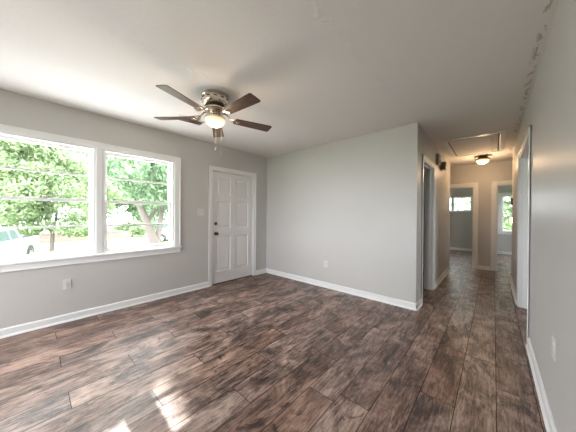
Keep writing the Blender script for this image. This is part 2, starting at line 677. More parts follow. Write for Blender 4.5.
wall('wall_side', 'outer wall of the rooms to the right', 'x', 3.5, 3.65, YR - 0.15, YF + 0.15, -0.5, H, [WK, (7.8, 9.2, 0.8, 2.0)])
wall('wall_hall_branch_left', 'side wall of the hall branch to the left', 'y', HALL_END_L - TH, HALL_END_L, XL, XC - TH)
wall('wall_hall_branch_right', 'side wall of the hall branch to the right', 'y', HALL_END_R - TH, HALL_END_R, XR + TH, 3.5)
wall('wall_kitchen', 'near wall of the room beyond the right-hand opening', 'y', 1.9, 2.0, XR + TH, 3.5)

# ------------------------------------------------------------------ trim
BH, BT = 0.088, 0.014


def base_x(b, xs, sgn, y0, y1):
    """baseboard on a wall at x = xs facing sgn, with a shoe mould"""
    b.box(xs, xs + sgn * BT, y0, y1, 0, BH - 0.012)
    b.prism([(xs, BH - 0.012), (xs + sgn * BT, BH - 0.012), (xs + sgn * 0.006, BH), (xs, BH)], 'y', y0, y1)
    b.prism([(xs + sgn * BT, 0), (xs + sgn * (BT + 0.012), 0), (xs + sgn * (BT + 0.010), 0.012), (xs + sgn * BT, 0.019)], 'y', y0, y1)


def base_y(b, ys, sgn, x0, x1):
    b.box(x0, x1, ys, ys + sgn * BT, 0, BH - 0.012)
    b.prism([(ys, BH - 0.012), (ys + sgn * BT, BH - 0.012), (ys + sgn * 0.006, BH), (ys, BH)], 'x', x0, x1)
    b.prism([(ys + sgn * BT, 0), (ys + sgn * (BT + 0.012), 0), (ys + sgn * (BT + 0.010), 0.012), (ys + sgn * BT, 0.019)], 'x', x0, x1)


CW, CT = 0.066, 0.017        # casing width, thickness
b = MB(); base_x(b, XL, 1, YR, 2.012); base_x(b, XL, 1, 3.043, YB)
struct(b.build('baseboard_left', M['trim']), 'white baseboard under the double window')
b = MB(); base_y(b, YB, -1, XL + BT, XC + BT); base_x(b, XC, 1, YB - BT, LD[0] - CW)
struct(b.build('baseboard_back', M['trim']), 'white baseboard on the wall facing the camera')
b = MB(); base_x(b, XC, 1, LD[1] + CW, HALL_END_L + BT); base_y(b, HALL_END_L, 1, XL, XC + BT)
struct(b.build('baseboard_hall_left', M['trim']), 'white baseboard past the left hall doorway')
b = MB(); base_x(b, XR, -1, YR, RD[0] - CW)
struct(b.build('baseboard_right', M['trim']), 'white baseboard along the right-hand wall')
b = MB(); base_x(b, XR, -1, RD[1] + CW, HALL_END_R + BT); base_y(b, HALL_END_R, 1, XR - BT, 3.5)
struct(b.build('baseboard_hall_right', M['trim']), 'white baseboard past the right-hand opening')
b = MB(); base_y(b, YE, -1, EL[1] + CW + 0.02, ER[0] - CW - 0.02); base_y(b, YE, -1, XL, EL[0] - CW - 0.02); base_y(b, YE, -1, ER[1] + CW + 0.02, 3.5)
struct(b.build('baseboard_hall_end', M['trim']), 'white baseboard between the two end doorways')
b = MB(); base_y(b, YF, -1, XL, -0.20); base_y(b, YF, -1, -0.10, 3.5)
struct(b.build('baseboard_far', M['trim']), 'white baseboards of the two back rooms')


def cased_opening_x(name, label, xa, xb, o, m_=M['trim'], cw=CW):
    """jamb lining + casing on both faces for an opening in a wall at xa<xb; o=(y0,y1,ztop)"""
    y0, y1, zt = o
    root = empty(name, ((xa + xb) / 2, (y0 + y1) / 2, 0))
    struct(root, label)
    off = root.location
    jt = 0.02
    j = MB()
    j.box(xa, xb, y0, y0 + jt, 0, zt - jt); j.box(xa, xb, y1 - jt, y1, 0, zt - jt); j.box(xa, xb, y0, y1, zt - jt, zt)
    st = MB()
    xm = (xa + xb) / 2
    st.box(xm - 0.018, xm + 0.018, y0 + jt, y0 + jt + 0.011, 0, zt - jt); st.box(xm - 0.018, xm + 0.018, y1 - jt - 0.011, y1 - jt, 0, zt - jt)
    st.box(xm - 0.018, xm + 0.018, y0 + jt, y1 - jt, zt - jt - 0.011, zt - jt)
    parts = [j.build('jamb', m_, root), st.build('door_stop', m_, root)]
    for xs, sg in ((xa, -1), (xb, 1)):
        c = MB()
        e = 0.006
        for (a, b_, z0, z1) in ((y0 - cw + e, y0 + e, 0, zt - e + cw), (y1 - e, y1 + cw - e, 0, zt - e + cw), (y0 + e, y1 - e, zt - e, zt - e + cw)):
            c.box(xs, xs + sg * CT * 0.7, a, b_, z0, z1)
        # raised outer band of the moulding
        c.box(xs, xs + sg * CT, y0 - cw + e, y0 - cw + e + 0.022, 0, zt - e + cw)
        c.box(xs, xs + sg * CT, y1 + cw - e - 0.022, y1 + cw - e, 0, zt - e + cw)
        c.box(xs, xs + sg * CT, y0 - cw + e, y1 + cw - e, zt - e + cw - 0.022, zt - e + cw)
        parts.append(c.build('casing', m_, root, bevel=0.003))
    for p in parts:
        p.location = (-off.x, -off.y, 0)
    return root


def cased_opening_y(name, label, ya, yb, o, m_=M['trim'], cw=CW + 0.02):
    x0, x1, zt = o
    root = empty(name, ((x0 + x1) / 2, (ya + yb) / 2, 0))
    struct(root, label)
    off = root.location
    jt = 0.02
    j = MB()
    j.box(x0, x0 + jt, ya, yb, 0, zt - jt); j.box(x1 - jt, x1, ya, yb, 0, zt - jt); j.box(x0, x1, ya, yb, zt - jt, zt)
    st = MB()
    ym = (ya + yb) / 2
    st.box(x0 + jt, x0 + jt + 0.011, ym - 0.018, ym + 0.018, 0, zt - jt); st.box(x1 - jt - 0.011, x1 - jt, ym - 0.018, ym + 0.018, 0, zt - jt)
    st.box(x0 + jt, x1 - jt, ym - 0.018, ym + 0.018, zt - jt - 0.011, zt - jt)
    parts = [j.build('jamb', m_, root), st.build('door_stop', m_, root)]
    for ys, sg in ((ya, -1), (yb, 1)):
        c = MB()
        e = 0.006
        for (a, b_, z0, z1) in ((x0 - cw + e, x0 + e, 0, zt - e + cw), (x1 - e, x1 + cw - e, 0, zt - e + cw), (x0 + e, x1 - e, zt - e, zt - e + cw)):
            c.box(a, b_, ys, ys + sg * CT * 0.7, z0, z1)
        c.box(x0 - cw + e, x0 - cw + e + 0.024, ys, ys + sg * CT, 0, zt - e + cw)
        c.box(x1 + cw - e - 0.024, x1 + cw - e, ys, ys + sg * CT, 0, zt - e + cw)
        c.box(x0 - cw + e, x1 + cw - e, ys, ys + sg * CT, zt - e + cw - 0.024, zt - e + cw)
        parts.append(c.build('casing', m_, root, bevel=0.003))
    for p in parts:
        p.location = (-off.x, -off.y, 0)
    return root


d2 = cased_opening_x('door_2', 'white cased doorway in the left hall wall', XC - TH, XC, LD)
o = MB().box(XC - TH / 2 - 0.014, XC - TH / 2 + 0.014, LD[1] - 0.0225, LD[1] - 0.0205, 0.87, 0.94).build('strike_plate', M['bronze'], d2)
o.location = (-d2.location.x, -d2.location.y, 0)
o['label'] = 'dark metal strike plate'
cased_opening_x('door_3', 'white cased opening in the right-hand wall', XR, XR + TH, RD)
cased_opening_y('door_4', 'white cased doorway at the hall end, left one', YE, YE + TH, EL)
cased_opening_y('door_5', 'white cased doorway at the hall end, right one', YE, YE + TH, ER)


# ------------------------------------------------------------------ windows (local x along wall, y outward, z up)
def window(name, label, loc, rz, w, z0, z1, muntin=True, stacked=True, lock=True):
    root = empty(name, loc, rz)
    struct(root, label)
    fr = MB()
    ft = 0.022
    for a in ((0, ft, z0, z1), (w - ft, w, z0, z1), (ft, w - ft, z1 - ft, z1), (ft, w - ft, z0, z0 + ft)):
        fr.box(a[0], a[1], 0.0, 0.15, a[2], a[3])
    fr.build('frame', M['trim'], root)
    zm = (z0 + z1) / 2
    st, rl = 0.034, 0.034
    if stacked:
        halves = (('upper_sash', zm - 0.016, z1 - ft, 0.075, 0.105), ('lower_sash', z0 + ft, zm + 0.016, 0.040, 0.070))
    else:
        halves = (('sash', z0 + ft, z1 - ft, 0.045, 0.08),)
    for nm, a, c, y0, y1 in halves:
        s = MB()
        s.box(ft, ft + st, y0, y1, a, c); s.box(w - ft - st, w - ft, y0, y1, a, c)
        s.box(ft + st, w - ft - st, y0, y1, c - rl, c); s.box(ft + st, w - ft - st, y0, y1, a, a + rl)
        so_ = s.build(nm, M['trim'], root, bevel=0.002)
        if muntin:
            zc = (a + c) / 2
            MB().box(ft + st, w - ft - st, y0 + 0.004, y1 - 0.004, zc - 0.011, zc + 0.011).build('muntin', M['trim'], so_)
        ym = (y0 + y1) / 2
        MB().box(ft + st, w - ft - st, ym - 0.002, ym + 0.002, a + rl, c - rl).build('pane', M['glass'], so_)
    if stacked and lock:
        MB().box(w / 2 - 0.03, w / 2 + 0.03, 0.045, 0.075, zm + 0.016, zm + 0.028).lathe([(0.0, 0.028), (0.011, 0.028), (0.011, 0.04), (0, 0.04)], (w / 2, 0.058, zm), 12).build('sash_lock', M['nickel'], root)
    return root


L90 = PI / 2
window('window_1', 'left double-hung sash window of the front pair', (XL, W1[0], 0), L90, W1[1] - W1[0], *WZ)
window('window_2', 'right double-hung sash window of the front pair', (XL, W2[0], 0), L90, W2[1] - W2[0], *WZ)
window('window_3', 'small high window of the left back room', (WA[0], YF, 0), 0, 0.66, WA[2], WA[3], muntin=True, stacked=False)
window('window_4', 'small high window beside window over left back room', (WA[0] + 0.66, YF, 0), 0, WA[1] - WA[0] - 0.66, WA[2], WA[3], muntin=True, stacked=False)
window('window_5', 'green-lit sash window of the right back room', (WB[0], YF, 0), 0, WB[1] - WB[0], WB[2], WB[3])

# shared casing, stool and apron round the front pair
t = empty('trim_1', (XL, 0.53, 0))
struct(t, 'white casing, sill and apron around the front pair of windows')
c = MB()
cw = 0.092
ya, yb, zb, zt = W1[0], W2[1], WZ[0], WZ[1]
for (a, b_, z0, z1) in ((ya - cw, ya, zb, zt + cw * 0.7), (yb, yb + cw, zb, zt + cw * 0.7), (W1[1], W2[0], zb, zt), (ya, yb, zt, zt + cw * 0.7)):
    c.box(0, 0.014, a - 0.53, b_ - 0.53, z0, z1)
ob = 0.02
c.box(0, 0.021, ya - cw - 0.53, ya - cw + ob - 0.53, zb, zt + cw * 0.7)
c.box(0, 0.021, yb + cw - ob - 0.53, yb + cw - 0.53, zb, zt + cw * 0.7)
c.box(0, 0.021, ya - cw - 0.53, yb + cw - 0.53, zt + cw * 0.7 - ob, zt + cw * 0.7)
c.build('casing', M['trim'], t, bevel=0.003)
MB().box(-0.02, 0.042, ya - cw - 0.02 - 0.53, yb + cw + 0.02 - 0.53, zb - 0.024, zb).build('sill', M['trim'], t, bevel=0.005)
MB().box(0, 0.014, ya - cw - 0.53, yb + cw - 0.53, zb - 0.092, zb - 0.024).box(0, 0.019, ya - cw - 0.53, yb + cw - 0.53, zb - 0.092, zb - 0.078).build('apron', M['trim'], t, bevel=0.003)


def far_casing(name, label, x0, x1, z0, z1, cw=0.085):
    t_ = empty(name, ((x0 + x1) / 2, YF, 0))
    struct(t_, label)
    xc = (x0 + x1) / 2
    c_ = MB()
    for (a, b_, q0, q1) in ((x0 - cw, x0, z0 - cw, z1 + cw), (x1, x1 + cw, z0 - cw, z1 + cw), (x0, x1, z1, z1 + cw)):
        c_.box(a - xc, b_ - xc, -0.016, 0, q0, q1)
    c_.build('casing', M['trim'], t_, bevel=0.003)
    MB().box(x0 - cw - 0.02 - xc, x1 + cw + 0.02 - xc, -0.045, 0.01, z0 - 0.024, z0).build('sill', M['trim'], t_)
    MB().box(x0 - xc, x1 - xc, -0.016, 0, z0 - 0.09, z0 - 0.024).build('apron', M['trim'], t_)


far_casing('trim_2', 'white casing around the right back room window', *WB)
# unseen windows added to let in more daylight
window('window_6', 'wide window added behind the camera for daylight', (WR1[1], YR, 0), PI, WR1[1] - WR1[0], WR1[2], WR1[3], muntin=False, stacked=False)
window('window_7', 'unseen window lighting the room beyond the right-hand opening', (3.5, WK[1], 0), -L90, WK[1] - WK[0], WK[2], WK[3])
window('window_8', 'unseen side window added to the right back room for daylight', (3.5, 9.2, 0), -L90, 1.4, 0.8, 2.0)
window('window_9', 'unseen side window added to the left back room for daylight', (XL, 7.9, 0), L90, 1.4, 0.9, 1.95)


# ------------------------------------------------------------------ front door (door_1): local x along +Y world, y outward
def make_front_door():
    root = empty('door_1', (XL, D1[0], 0), L90)
    struct(root, 'white six-panel front door in white casing')
    w, zt = D1[1] - D1[0], D1[2]
    jt = 0.022
    j = MB()
    j.box(0, jt, 0, 0.15, 0, zt - jt); j.box(w - jt, w, 0, 0.15, 0, zt - jt); j.box(0, w, 0, 0.15, zt - jt, zt)
    j.box(jt, jt + 0.012, 0.058, 0.09, 0, zt - jt); j.box(w - jt - 0.012, w - jt, 0.058, 0.09, 0, zt - jt); j.box(jt, w - jt, 0.058, 0.09, zt - jt - 0.012, zt - jt)
    j.build('jamb', M['trim'], root)
    MB().box(jt, w - jt, 0.0, 0.15, 0.0, 0.012).build('threshold', M['bronze'], root)
    cw = 0.062
    e = 0.008
    c_ = MB()
    for (a, b_, q0, q1) in ((-cw + e, e, 0, zt - e + cw), (w - e, w + cw - e, 0, zt - e + cw), (e, w - e, zt - e, zt - e + cw)):
        c_.box(a, b_, -0.012, 0, q0, q1)
    c_.box(-cw + e, -cw + e + 0.02, -0.018, 0, 0, zt - e + cw)
    c_.box(w + cw - e - 0.02, w + cw - e, -0.018, 0, 0, zt - e + cw)
    c_.box(-cw + e, w + cw - e, -0.018, 0, zt - e + cw - 0.02, zt - e + cw)
    c_.build('casing', M['trim'], root, bevel=0.003)
    # leaf
    g = 0.004
    x0, x1 = jt + g, w - jt - g
    z0, z1 = 0.016, zt - jt - 0.009
    y0, y1 = 0.012, 0.055
    cols = [(0.105, 0.395), (0.497, 0.800)]
    rows = [(0.22, 0.83), (0.985, 1.465), (1.56, 1.88)]
    leaf = MB()
    xs = [x0, cols[0][0], cols[0][1], cols[1][0], cols[1][1], x1]
    zs = [z0, rows[0][0], rows[0][1], rows[1][0], rows[1][1], rows[2][0], rows[2][1], z1]
    rec = 0.015
    for i in range(5):
        for k in range(7):
            pan = i in (1, 3) and k in (1, 3, 5)
            leaf.box(xs[i], xs[i + 1], y0 + (rec if pan else 0), y1, zs[k], zs[k + 1])
    lf = leaf.build('door_leaf', M['door'], root)
    for a, b_ in cols:
        for q0, q1 in rows:
            p = MB()
            s1, s2 = 0.009, 0.026
            # sticking slope, then a raised field
            n = len(p.v)
            def ring(d, y): return [(a + d, y, q0 + d), (b_ - d, y, q0 + d), (b_ - d, y, q1 - d), (a + d, y, q1 - d)]
            rings = [ring(0, y0 + 0.001), ring(s1, y0 + rec - 0.001), ring(s2, y0 + rec - 0.001), ring(s2 + 0.016, y0 + 0.004)]
            for r_ in rings: p.v += r_
            for q in range(3):
                for k in range(4):
                    m2 = (k + 1) % 4
                    p.f.append([q * 4 + k, q * 4 + m2, q * 4 + 4 + m2, q * 4 + 4 + k])
            p.f.append([12, 13, 14, 15])
            p.build('panel', M['door'], lf)
    # hardware
    kx = x0 + 0.062
    k = MB().lathe([(0, 0.000), (0.030, 0.000), (0.031, 0.006), (0.024, 0.011), (0.012, 0.014), (0.010, 0.032), (0.018, 0.038), (0.027, 0.048), (0.028, 0.058), (0.022, 0.067), (0.010, 0.071), (0, 0.072)], (0, 0, 0), 24, 'y')
    o_ = k.build('door_knob', M['bronze'], root, smooth=True)
    o_.location = (kx, y0, 0.89); o_.scale = (1, -1, 1)
    k = MB().lathe([(0, 0), (0.028, 0), (0.029, 0.008), (0.024, 0.016), (0.0, 0.017)], (0, 0, 0), 24, 'y')
    k.box(-0.005, 0.005, 0.014, 0.028, -0.016, 0.016)
    o_ = k.build('deadbolt', M['bronze'], root, smooth=True)
    o_.location = (kx, y0, 1.065); o_.scale = (1, -1, 1)
    for hz in (0.24, 1.0, 1.75):
        h = MB()
        h.lathe([(0, -0.045), (0.006, -0.045), (0.006, 0.045), (0, 0.045)], (x1 + 0.002, 0.004, hz), 10)
        h.box(x1 - 0.004, x1 + 0.012, 0.006, 0.0115, hz - 0.045, hz + 0.045)
        h.build('hinge', M['trim'], root)
    # outdoor side boarded by a storm panel frame
    MB().box(jt, w - jt, 0.115, 0.145, 0.012, zt - jt).build('storm_door', M['trim'], root)
    return root


make_front_door()


# ------------------------------------------------------------------ outlets and switches (local x along wall, y into room = -y)
def outlet(loc, rz, label, horizontal=False):
    root = empty('wall_outlet', loc, rz)
    tag(root, label, 'outlet')
    MB().box(-0.036, 0.036, -0.006, 0, -0.058, 0.058).build('cover_plate', M['plastic'], root, bevel=0.003)
    for dz in (-0.0195, 0.0195):
        r_ = MB().prism([(0.0165 * math.cos(t_) , dz + 0.0135 * math.sin(t_)) for t_ in [2 * PI * k / 16 for k in range(16)]], 'y', -0.0085, -0.005).build('receptacle', M['plastic'], root)
        s = MB()
        s.box(-0.0075, -0.0055, -0.0089, -0.0080, dz - 0.002, dz + 0.007)
        s.box(0.0055, 0.0075, -0.0089, -0.0080, dz - 0.001, dz + 0.006)
        s.box(-0.002, 0.002, -0.0089, -0.0080, dz - 0.009, dz - 0.005)
        s.build('slots', M['slot'], r_)
    MB().lathe([(0, -0.0075), (0.003, -0.0075), (0.003, -0.005), (0, -0.005)], (0, 0, 0), 10, 'y').build('screw', M['nickel'], root)
    return root


o1 = outlet((XL, 0.268, 0.422), L90, 'white wall outlet low under the double window')
o2 = outlet((-2.12, YB, 0.395), 0, 'white wall outlet on the blank back wall')
o3 = outlet((XR, 1.965, 0.488), -L90, 'white wall outlet on the right-hand wall near the baseboard')

sw = empty('light_switch', (XL, 1.862, 1.262), L90)
tag(sw, 'white double light switch plate beside the front door', 'light switch')
MB().box(-0.058, 0.058, -0.006, 0, -0.058, 0.058).build('cover_plate', M['plastic'], sw, bevel=0.003)
for dx in (-0.023, 0.023):
    tg = MB().prism([(-0.004, -0.012), (-0.016, 0.006), (-0.013, 0.012), (-0.004, 0.012)], 'x', dx - 0.005, dx + 0.005).build('toggle', M['plastic'], sw)
    for dz in (-0.03, 0.03):
        MB().lathe([(0, -0.0075), (0.003, -0.0075), (0.003, -0.005), (0, -0.005)], (dx, 0, dz), 8, 'y').build('screw', M['plastic'], sw)

# chime box and alarm horn on the hall's left wall, thermostat on its right wall
ch = empty('door_chime', (XC, 4.70, 2.20), -0)
tag(ch, 'grey door chime box high on the left hall wall, nearer one', 'door chime')
MB().box(0, 0.045, -0.075, 0.075, -0.09, 0.09).build('housing', M['greybox'], ch, bevel=0.008)
g_ = MB()
for k in range(7):
    g_.box(0.044, 0.048, -0.055, 0.055, -0.066 + k * 0.02, -0.058 + k * 0.02)
g_.build('grille', M['slot'], ch)
al = empty('alarm_horn', (XC, 5.08, 2.16), 0)
tag(al, 'brown boxy alarm horn on the left hall wall, farther from camera', 'alarm')
MB().box(0, 0.02, -0.09, 0.09, -0.085, 0.085).build('back_plate', M['greybox'], al, bevel=0.004)
MB().prism([(-0.07, -0.075), (0.07, -0.075), (0.055, 0.06), (-0.055, 0.06)], 'x', 0.02, 0.085).build('housing', M['brownbox'], al, bevel=0.008)
MB().box(0.085, 0.092, -0.04, 0.04, -0.03, 0.03).build('lens', M['beige'], al, bevel=0.003)

th = empty('thermostat', (XR, 5.92, 1.50), 0)
tag(th, 'small dark thermostat at the far end of the right hall wall', 'thermostat')
MB().box(-0.03, 0, -0.05, 0.05, -0.065, 0.065).build('housing', M['brownbox'], th, bevel=0.006)
MB().box(-0.033, -0.029, -0.03, 0.03, 0.0, 0.04).build('display', M['greybox'], th)

# ------------------------------------------------------------------ ceiling vent
vt = empty('ceiling_vent', (-2.93, 1.37, H), math.radians(-6))
tag(vt, 'white ceiling air vent with dark louvres near the fan', 'vent')
f_ = MB()
a, b_, fr = 0.10, 0.175, 0.028
f_.box(-a, a, -b_, -b_ + fr, -0.010, 0); f_.box(-a, a, b_ - fr, b_, -0.010, 0); f_.box(-a, -a + fr, -b_ + fr, b_ - fr, -0.010, 0); f_.box(a - fr, a, -b_ + fr, b_ - fr, -0.010, 0)
f_.build('frame', M['trim'], vt, bevel=0.003)
MB().box(-a + fr, a - fr, -b_ + fr, b_ - fr, -0.0025, -0.0005).build('duct', M['greybox'], vt)
for k in range(6):
    x = -a + fr + 0.012 + k * 0.024
    MB().prism([(x - 0.008, -0.003), (x - 0.0065, -0.003), (x + 0.006, -0.010), (x + 0.0045, -0.010)], 'y', -b_ + fr, b_ - fr).build('louvre', M['beige'], vt)

# ------------------------------------------------------------------ ceiling fan
FX, FY = -2.14, 1.257
fan = empty('ceiling_fan', (FX, FY, H))
tag(fan, 'flush-mount brass ceiling fan with five dark wooden blades and lit bowl', 'ceiling fan')
M['brass'] = add_noise_bump(mat('antique_brass', (0.66, 0.58, 0.50), 0.18, 1.0), 60, 0.05, 0.001, 2)
MB().lathe([(0, 0), (0.134, 0), (0.137, -0.006), (0.136, -0.020), (0.130, -0.026), (0.130, -0.034), (0.133, -0.038), (0.131, -0.072), (0.124, -0.090), (0.112, -0.100), (0.0, -0.100)], seg=48).build('mount_housing', M['brass'], fan, smooth=True)
for k in range(12):
    t_ = 2 * PI * k / 12
    MB().tube([(0.1335 * math.cos(t_ + d_), 0.1335 * math.sin(t_ + d_), -0.048) for d_ in (-0.13, -0.06, 0, 0.06, 0.13)], 0.005, 6).build('vent_slot', M['slot'], fan)
MB().lathe([(0, -0.100), (0.098, -0.100), (0.100, -0.106), (0.100, -0.128), (0.0, -0.128)], seg=48).build('motor_gap', M['slot'], fan, smooth=True)
MB().lathe([(0, -0.128), (0.095, -0.128), (0.108, -0.134), (0.110, -0.148), (0.100, -0.158), (0.070, -0.164), (0.0, -0.164)], seg=48).build('flywheel', M['brass'], fan, smooth=True)
MB().lathe([(0, -0.164), (0.048, -0.164), (0.052, -0.170), (0.052, -0.192), (0.072, -0.200), (0.094, -0.214), (0.102, -0.224), (0.102, -0.236), (0.096, -0.238), (0.0, -0.238)], seg=48).build('light_fitter', M['brass'], fan, smooth=True)
ZB = -0.212           # blade level below the ceiling
for k in range(5):
    ang = math.radians(-70.8 + 72 * k)
    br = empty('tmp', (0, 0, 0))
    bpy.data.objects.remove(br)
    pitch = math.radians(-10)
    # outline of a blade, local x outward
    r_in, r_out, w_in, w_out = 0.205, 0.628, 0.050, 0.066
    pts = []
    n = 10
    pts += [(r_in, -w_in), (r_in + 0.02, -w_in - 0.002)]
    pts += [(r_out - 0.035, -w_out)]
    for i in range(n + 1):
        t_ = -PI / 2 + PI * i / n
        pts.append((r_out - 0.022 + 0.022 * math.cos(t_) * 1.0, (w_out - 0.022) * (1 if t_ > 0 else -1) * (1 if abs(t_) > 0.01 else 0) + 0.022 * math.sin(t_)))
    pts += [(r_out - 0.035, w_out), (r_in + 0.02, w_in + 0.002), (r_in, w_in)]
    bl = MB().prism(pts, 'z', -0.003, 0.003)
    cp, sp = math.cos(pitch), math.sin(pitch)
    bl.v = [(x, y * cp - z * sp, y * sp + z * cp) for x, y, z in bl.v]
    o_ = bl.build('blade', M['blade'], fan, bevel=0.0015)
    o_.location = (0, 0, ZB)
    o_.rotation_euler = (0, 0, ang)
    # forked blade iron
    ir = MB()
    ir.tube([(0.085, 0, 0.056), (0.12, 0, 0.050), (0.150, 0, 0.022), (0.185, 0, -0.008), (0.215, 0, -0.008)], [0.010, 0.009, 0.008, 0.009, 0.009], 8)
    for s_ in (-1, 1):
        ir.tube([(0.155, 0, 0.014), (0.175, s_ * 0.024, 0.002 + s_ * 0.004), (0.205, s_ * 0.036, -0.007 + s_ * 0.007), (0.250, s_ * 0.030, -0.007 + s_ * 0.006)], [0.006, 0.006, 0.007, 0.005], 8)
    ir.lathe([(0, -0.012), (0.018, -0.012), (0.020, -0.008), (0.018, -0.004), (0, -0.004)], (0.235, 0, 0.0), 16)
    o2_ = ir.build('blade_iron', M['brass'], o_, smooth=True)
bowl = MB().lathe([(0.096, -0.234), (0.099, -0.240), (0.097, -0.256), (0.088, -0.276), (0.070, -0.294), (0.044, -0.307), (0.018, -0.313), (0, -0.314)], seg=48)
bowl.build('light_bowl', M['bowl'], fan, smooth=True)
MB().lathe([(0, -0.325), (0.005, -0.324), (0.008, -0.319), (0.010, -0.315), (0, -0.312)], seg=16).build('finial', M['brass'], fan, smooth=True)
for dx, dy, zl in ((-0.045, 0.098, -0.575), (-0.088, 0.062, -0.50)):
    pc = MB().tube([(dx, dy, -0.205), (dx, dy, zl)], 0.0010, 6).build('pull_chain', M['chain'], fan)
    MB().lathe([(0, zl - 0.022), (0.004, zl - 0.02), (0.0055, zl - 0.012), (0.003, zl), (0, zl)], (dx, dy, 0), 10).build('pull_knob', M['chain'], pc, smooth=True)


def bulb_light(name, loc, energy, col, rad, parent=None):
    l = bpy.data.lights.new(name, 'POINT')
    l.energy = energy
    l.color = col
    l.shadow_soft_size = rad
    o_ = bpy.data.objects.new(name, l)
    o_.location = loc
    COL.objects.link(o_)
    return o_


bulb_light('fan_lamp_light', (FX, FY, H - 0.37), 2.5, (1.0, 0.80, 0.58), 0.06)

# ------------------------------------------------------------------ hall flush light
DX, DY = -0.175, 6.06
hl = empty('ceiling_light', (DX, DY, H))
tag(hl, 'lit round flush ceiling light with bronze rim in the hallway', 'ceiling light')
MB().lathe([(0, 0), (0.065, 0), (0.065, -0.03), (0.105, -0.056), (0.118, -0.064), (0.118, -0.076), (0.108, -0.082), (0.0, -0.082)], seg=40).build('rim', M['bronze'], hl, smooth=True)
MB().lathe([(0.106, -0.082), (0.102, -0.105), (0.086, -0.134), (0.055, -0.155), (0.02, -0.164), (0, -0.165)], seg=40).build('glass_dome', M['domeglass'], hl, smooth=True)
MB().lathe([(0, -0.180), (0.008, -0.176), (0.010, -0.168), (0, -0.163)], seg=14).build('finial', M['bronze'], hl, smooth=True)
bulb_light('hall_lamp_light', (DX, DY, H - 0.23), 4.6, (1.0, 0.67, 0.37), 0.10)

# ------------------------------------------------------------------ attic hatch in the hall ceiling
hx0, hx1, hy0, hy1 = -0.628, 0.118, 4.46, 5.80
hc = ((hx0 + hx1) / 2, (hy0 + hy1) / 2)
at_ = empty('attic_hatch', (hc[0], hc[1], H))
tag(at_, 'white pull-down attic hatch with dark gap in the hall ceiling', 'attic hatch')
fw_ = 0.055
hw, hh = (hx1 - hx0) / 2, (hy1 - hy0) / 2
f_ = MB()
f_.box(-hw, hw, -hh, -hh + fw_, -0.012, 0); f_.box(-hw, hw, hh - fw_, hh, -0.012, 0); f_.box(-hw, -hw + fw_, -hh + fw_, hh - fw_, -0.012, 0); f_.box(hw - fw_, hw, -hh + fw_, hh - fw_, -0.012, 0)
f_.build('frame', M['trim'], at_, bevel=0.003)
MB().box(-hw + fw_, hw - fw_, -hh + fw_, hh - fw_, -0.003, -0.0008).build('gap', M['slot'], at_)
MB().box(-hw + fw_ + 0.016, hw - fw_ - 0.024, -hh + fw_ + 0.050, hh - fw_ - 0.014, -0.007, -0.002).build('hatch_panel', M['ceiling'], at_)
pc = MB().tube([(-0.02, hh - 0.16, -0.008), (-0.02, hh - 0.16, -0.09)], 0.002, 6).build('pull_cord', M['beige'], at_)
MB().lathe([(0, -0.13), (0.006, -0.128), (0.008, -0.11), (0.004, -0.09), (0, -0.09)], (-0.02, hh - 0.16, 0), 10).build('cord_handle', M['brownbox'], pc, smooth=True)

# ================================================================== OUTDOORS
GZ = -1.30
gr = MB().box(-60, 40, -40, 60, GZ - 0.3, GZ).build('lawn', M['grass'])
struct(gr, 'grass ground around the house')
rd = MB().box(-27.8, -23.5, -40, 60, GZ - 0.1, GZ + 0.02).build('road', M['concrete'])
struct(rd, 'pale concrete street in front of the house')
wk = MB().box(-11.0, -7.4, -6, 9, GZ - 0.1, GZ + 0.015).build('driveway', M['concrete'])
struct(wk, 'pale concrete driveway under the front window')
struct(MB().box(XL - 0.15, 3.65, YR - 0.15, YF + 0.15, GZ - 0.05, -0.06).build('foundation', M['siding']), 'house foundation')
bounce = MB().box(-7.4, XL - 0.16, -4.5, 6.5, GZ, -0.22).build('bounce_slab', M['pale_slab'])  # unseen slab added to bounce daylight up to the ceiling
struct(bounce, 'pale concrete porch slab added outside, unseen, to throw daylight up indoors')
bwk = MB().box(-12, 12, YR - 9, YR - 0.16, GZ - 0.1, GZ + 0.012).build('patio', M['concrete'])
struct(bwk, 'pale concrete patio behind the house')


def tunnel_ok(p):
    """leave a gap in the added crown to shape the sun patch on the floor"""
    t_ = (XL - p[0]) / SUN_DIR.x
    y = p[1] + SUN_DIR.y * t_
    z = p[2] + SUN_DIR.z * t_
    return not ((0.50 < y < 0.88 and 1.36 < z < 2.4) or (0.06 < y <= 0.52 and 1.55 < z < 2.4))


def leaf_cloud(blobs, n, size, seed, sun_gap=False):
    """blobs: (cx,cy,cz,rx,ry,rz); leaves scattered mostly near their skins"""
    rr = np.random.RandomState(seed)
    wts = np.array([b_[3] * b_[4] * b_[5] for b_ in blobs]) ** 0.67
    wts /= wts.sum()
    idx = rr.choice(len(blobs), n, p=wts)
    B = np.array(blobs)[idx]
    d = rr.normal(size=(n, 3))
    d /= np.linalg.norm(d, axis=1)[:, None]
    rad = 0.45 + 0.55 * rr.rand(n) ** 0.6
    P = B[:, :3] + d * B[:, 3:6] * rad[:, None]
    if sun_gap:
        keep = np.array([tunnel_ok(p + np.array(sun_gap)) for p in P])
        P = P[keep]
        n = len(P)
    a = rr.normal(size=(n, 3)); a /= np.linalg.norm(a, axis=1)[:, None]
    q = rr.normal(size=(n, 3))
    c_ = np.cross(a, q); c_ /= np.linalg.norm(c_, axis=1)[:, None]
    s = size * (0.6 + 0.8 * rr.rand(n))[:, None]
    V = np.stack([P - a * s, P + c_ * s * 0.45, P + a * s, P - c_ * s * 0.45], 1).reshape(-1, 3)
    return V, n


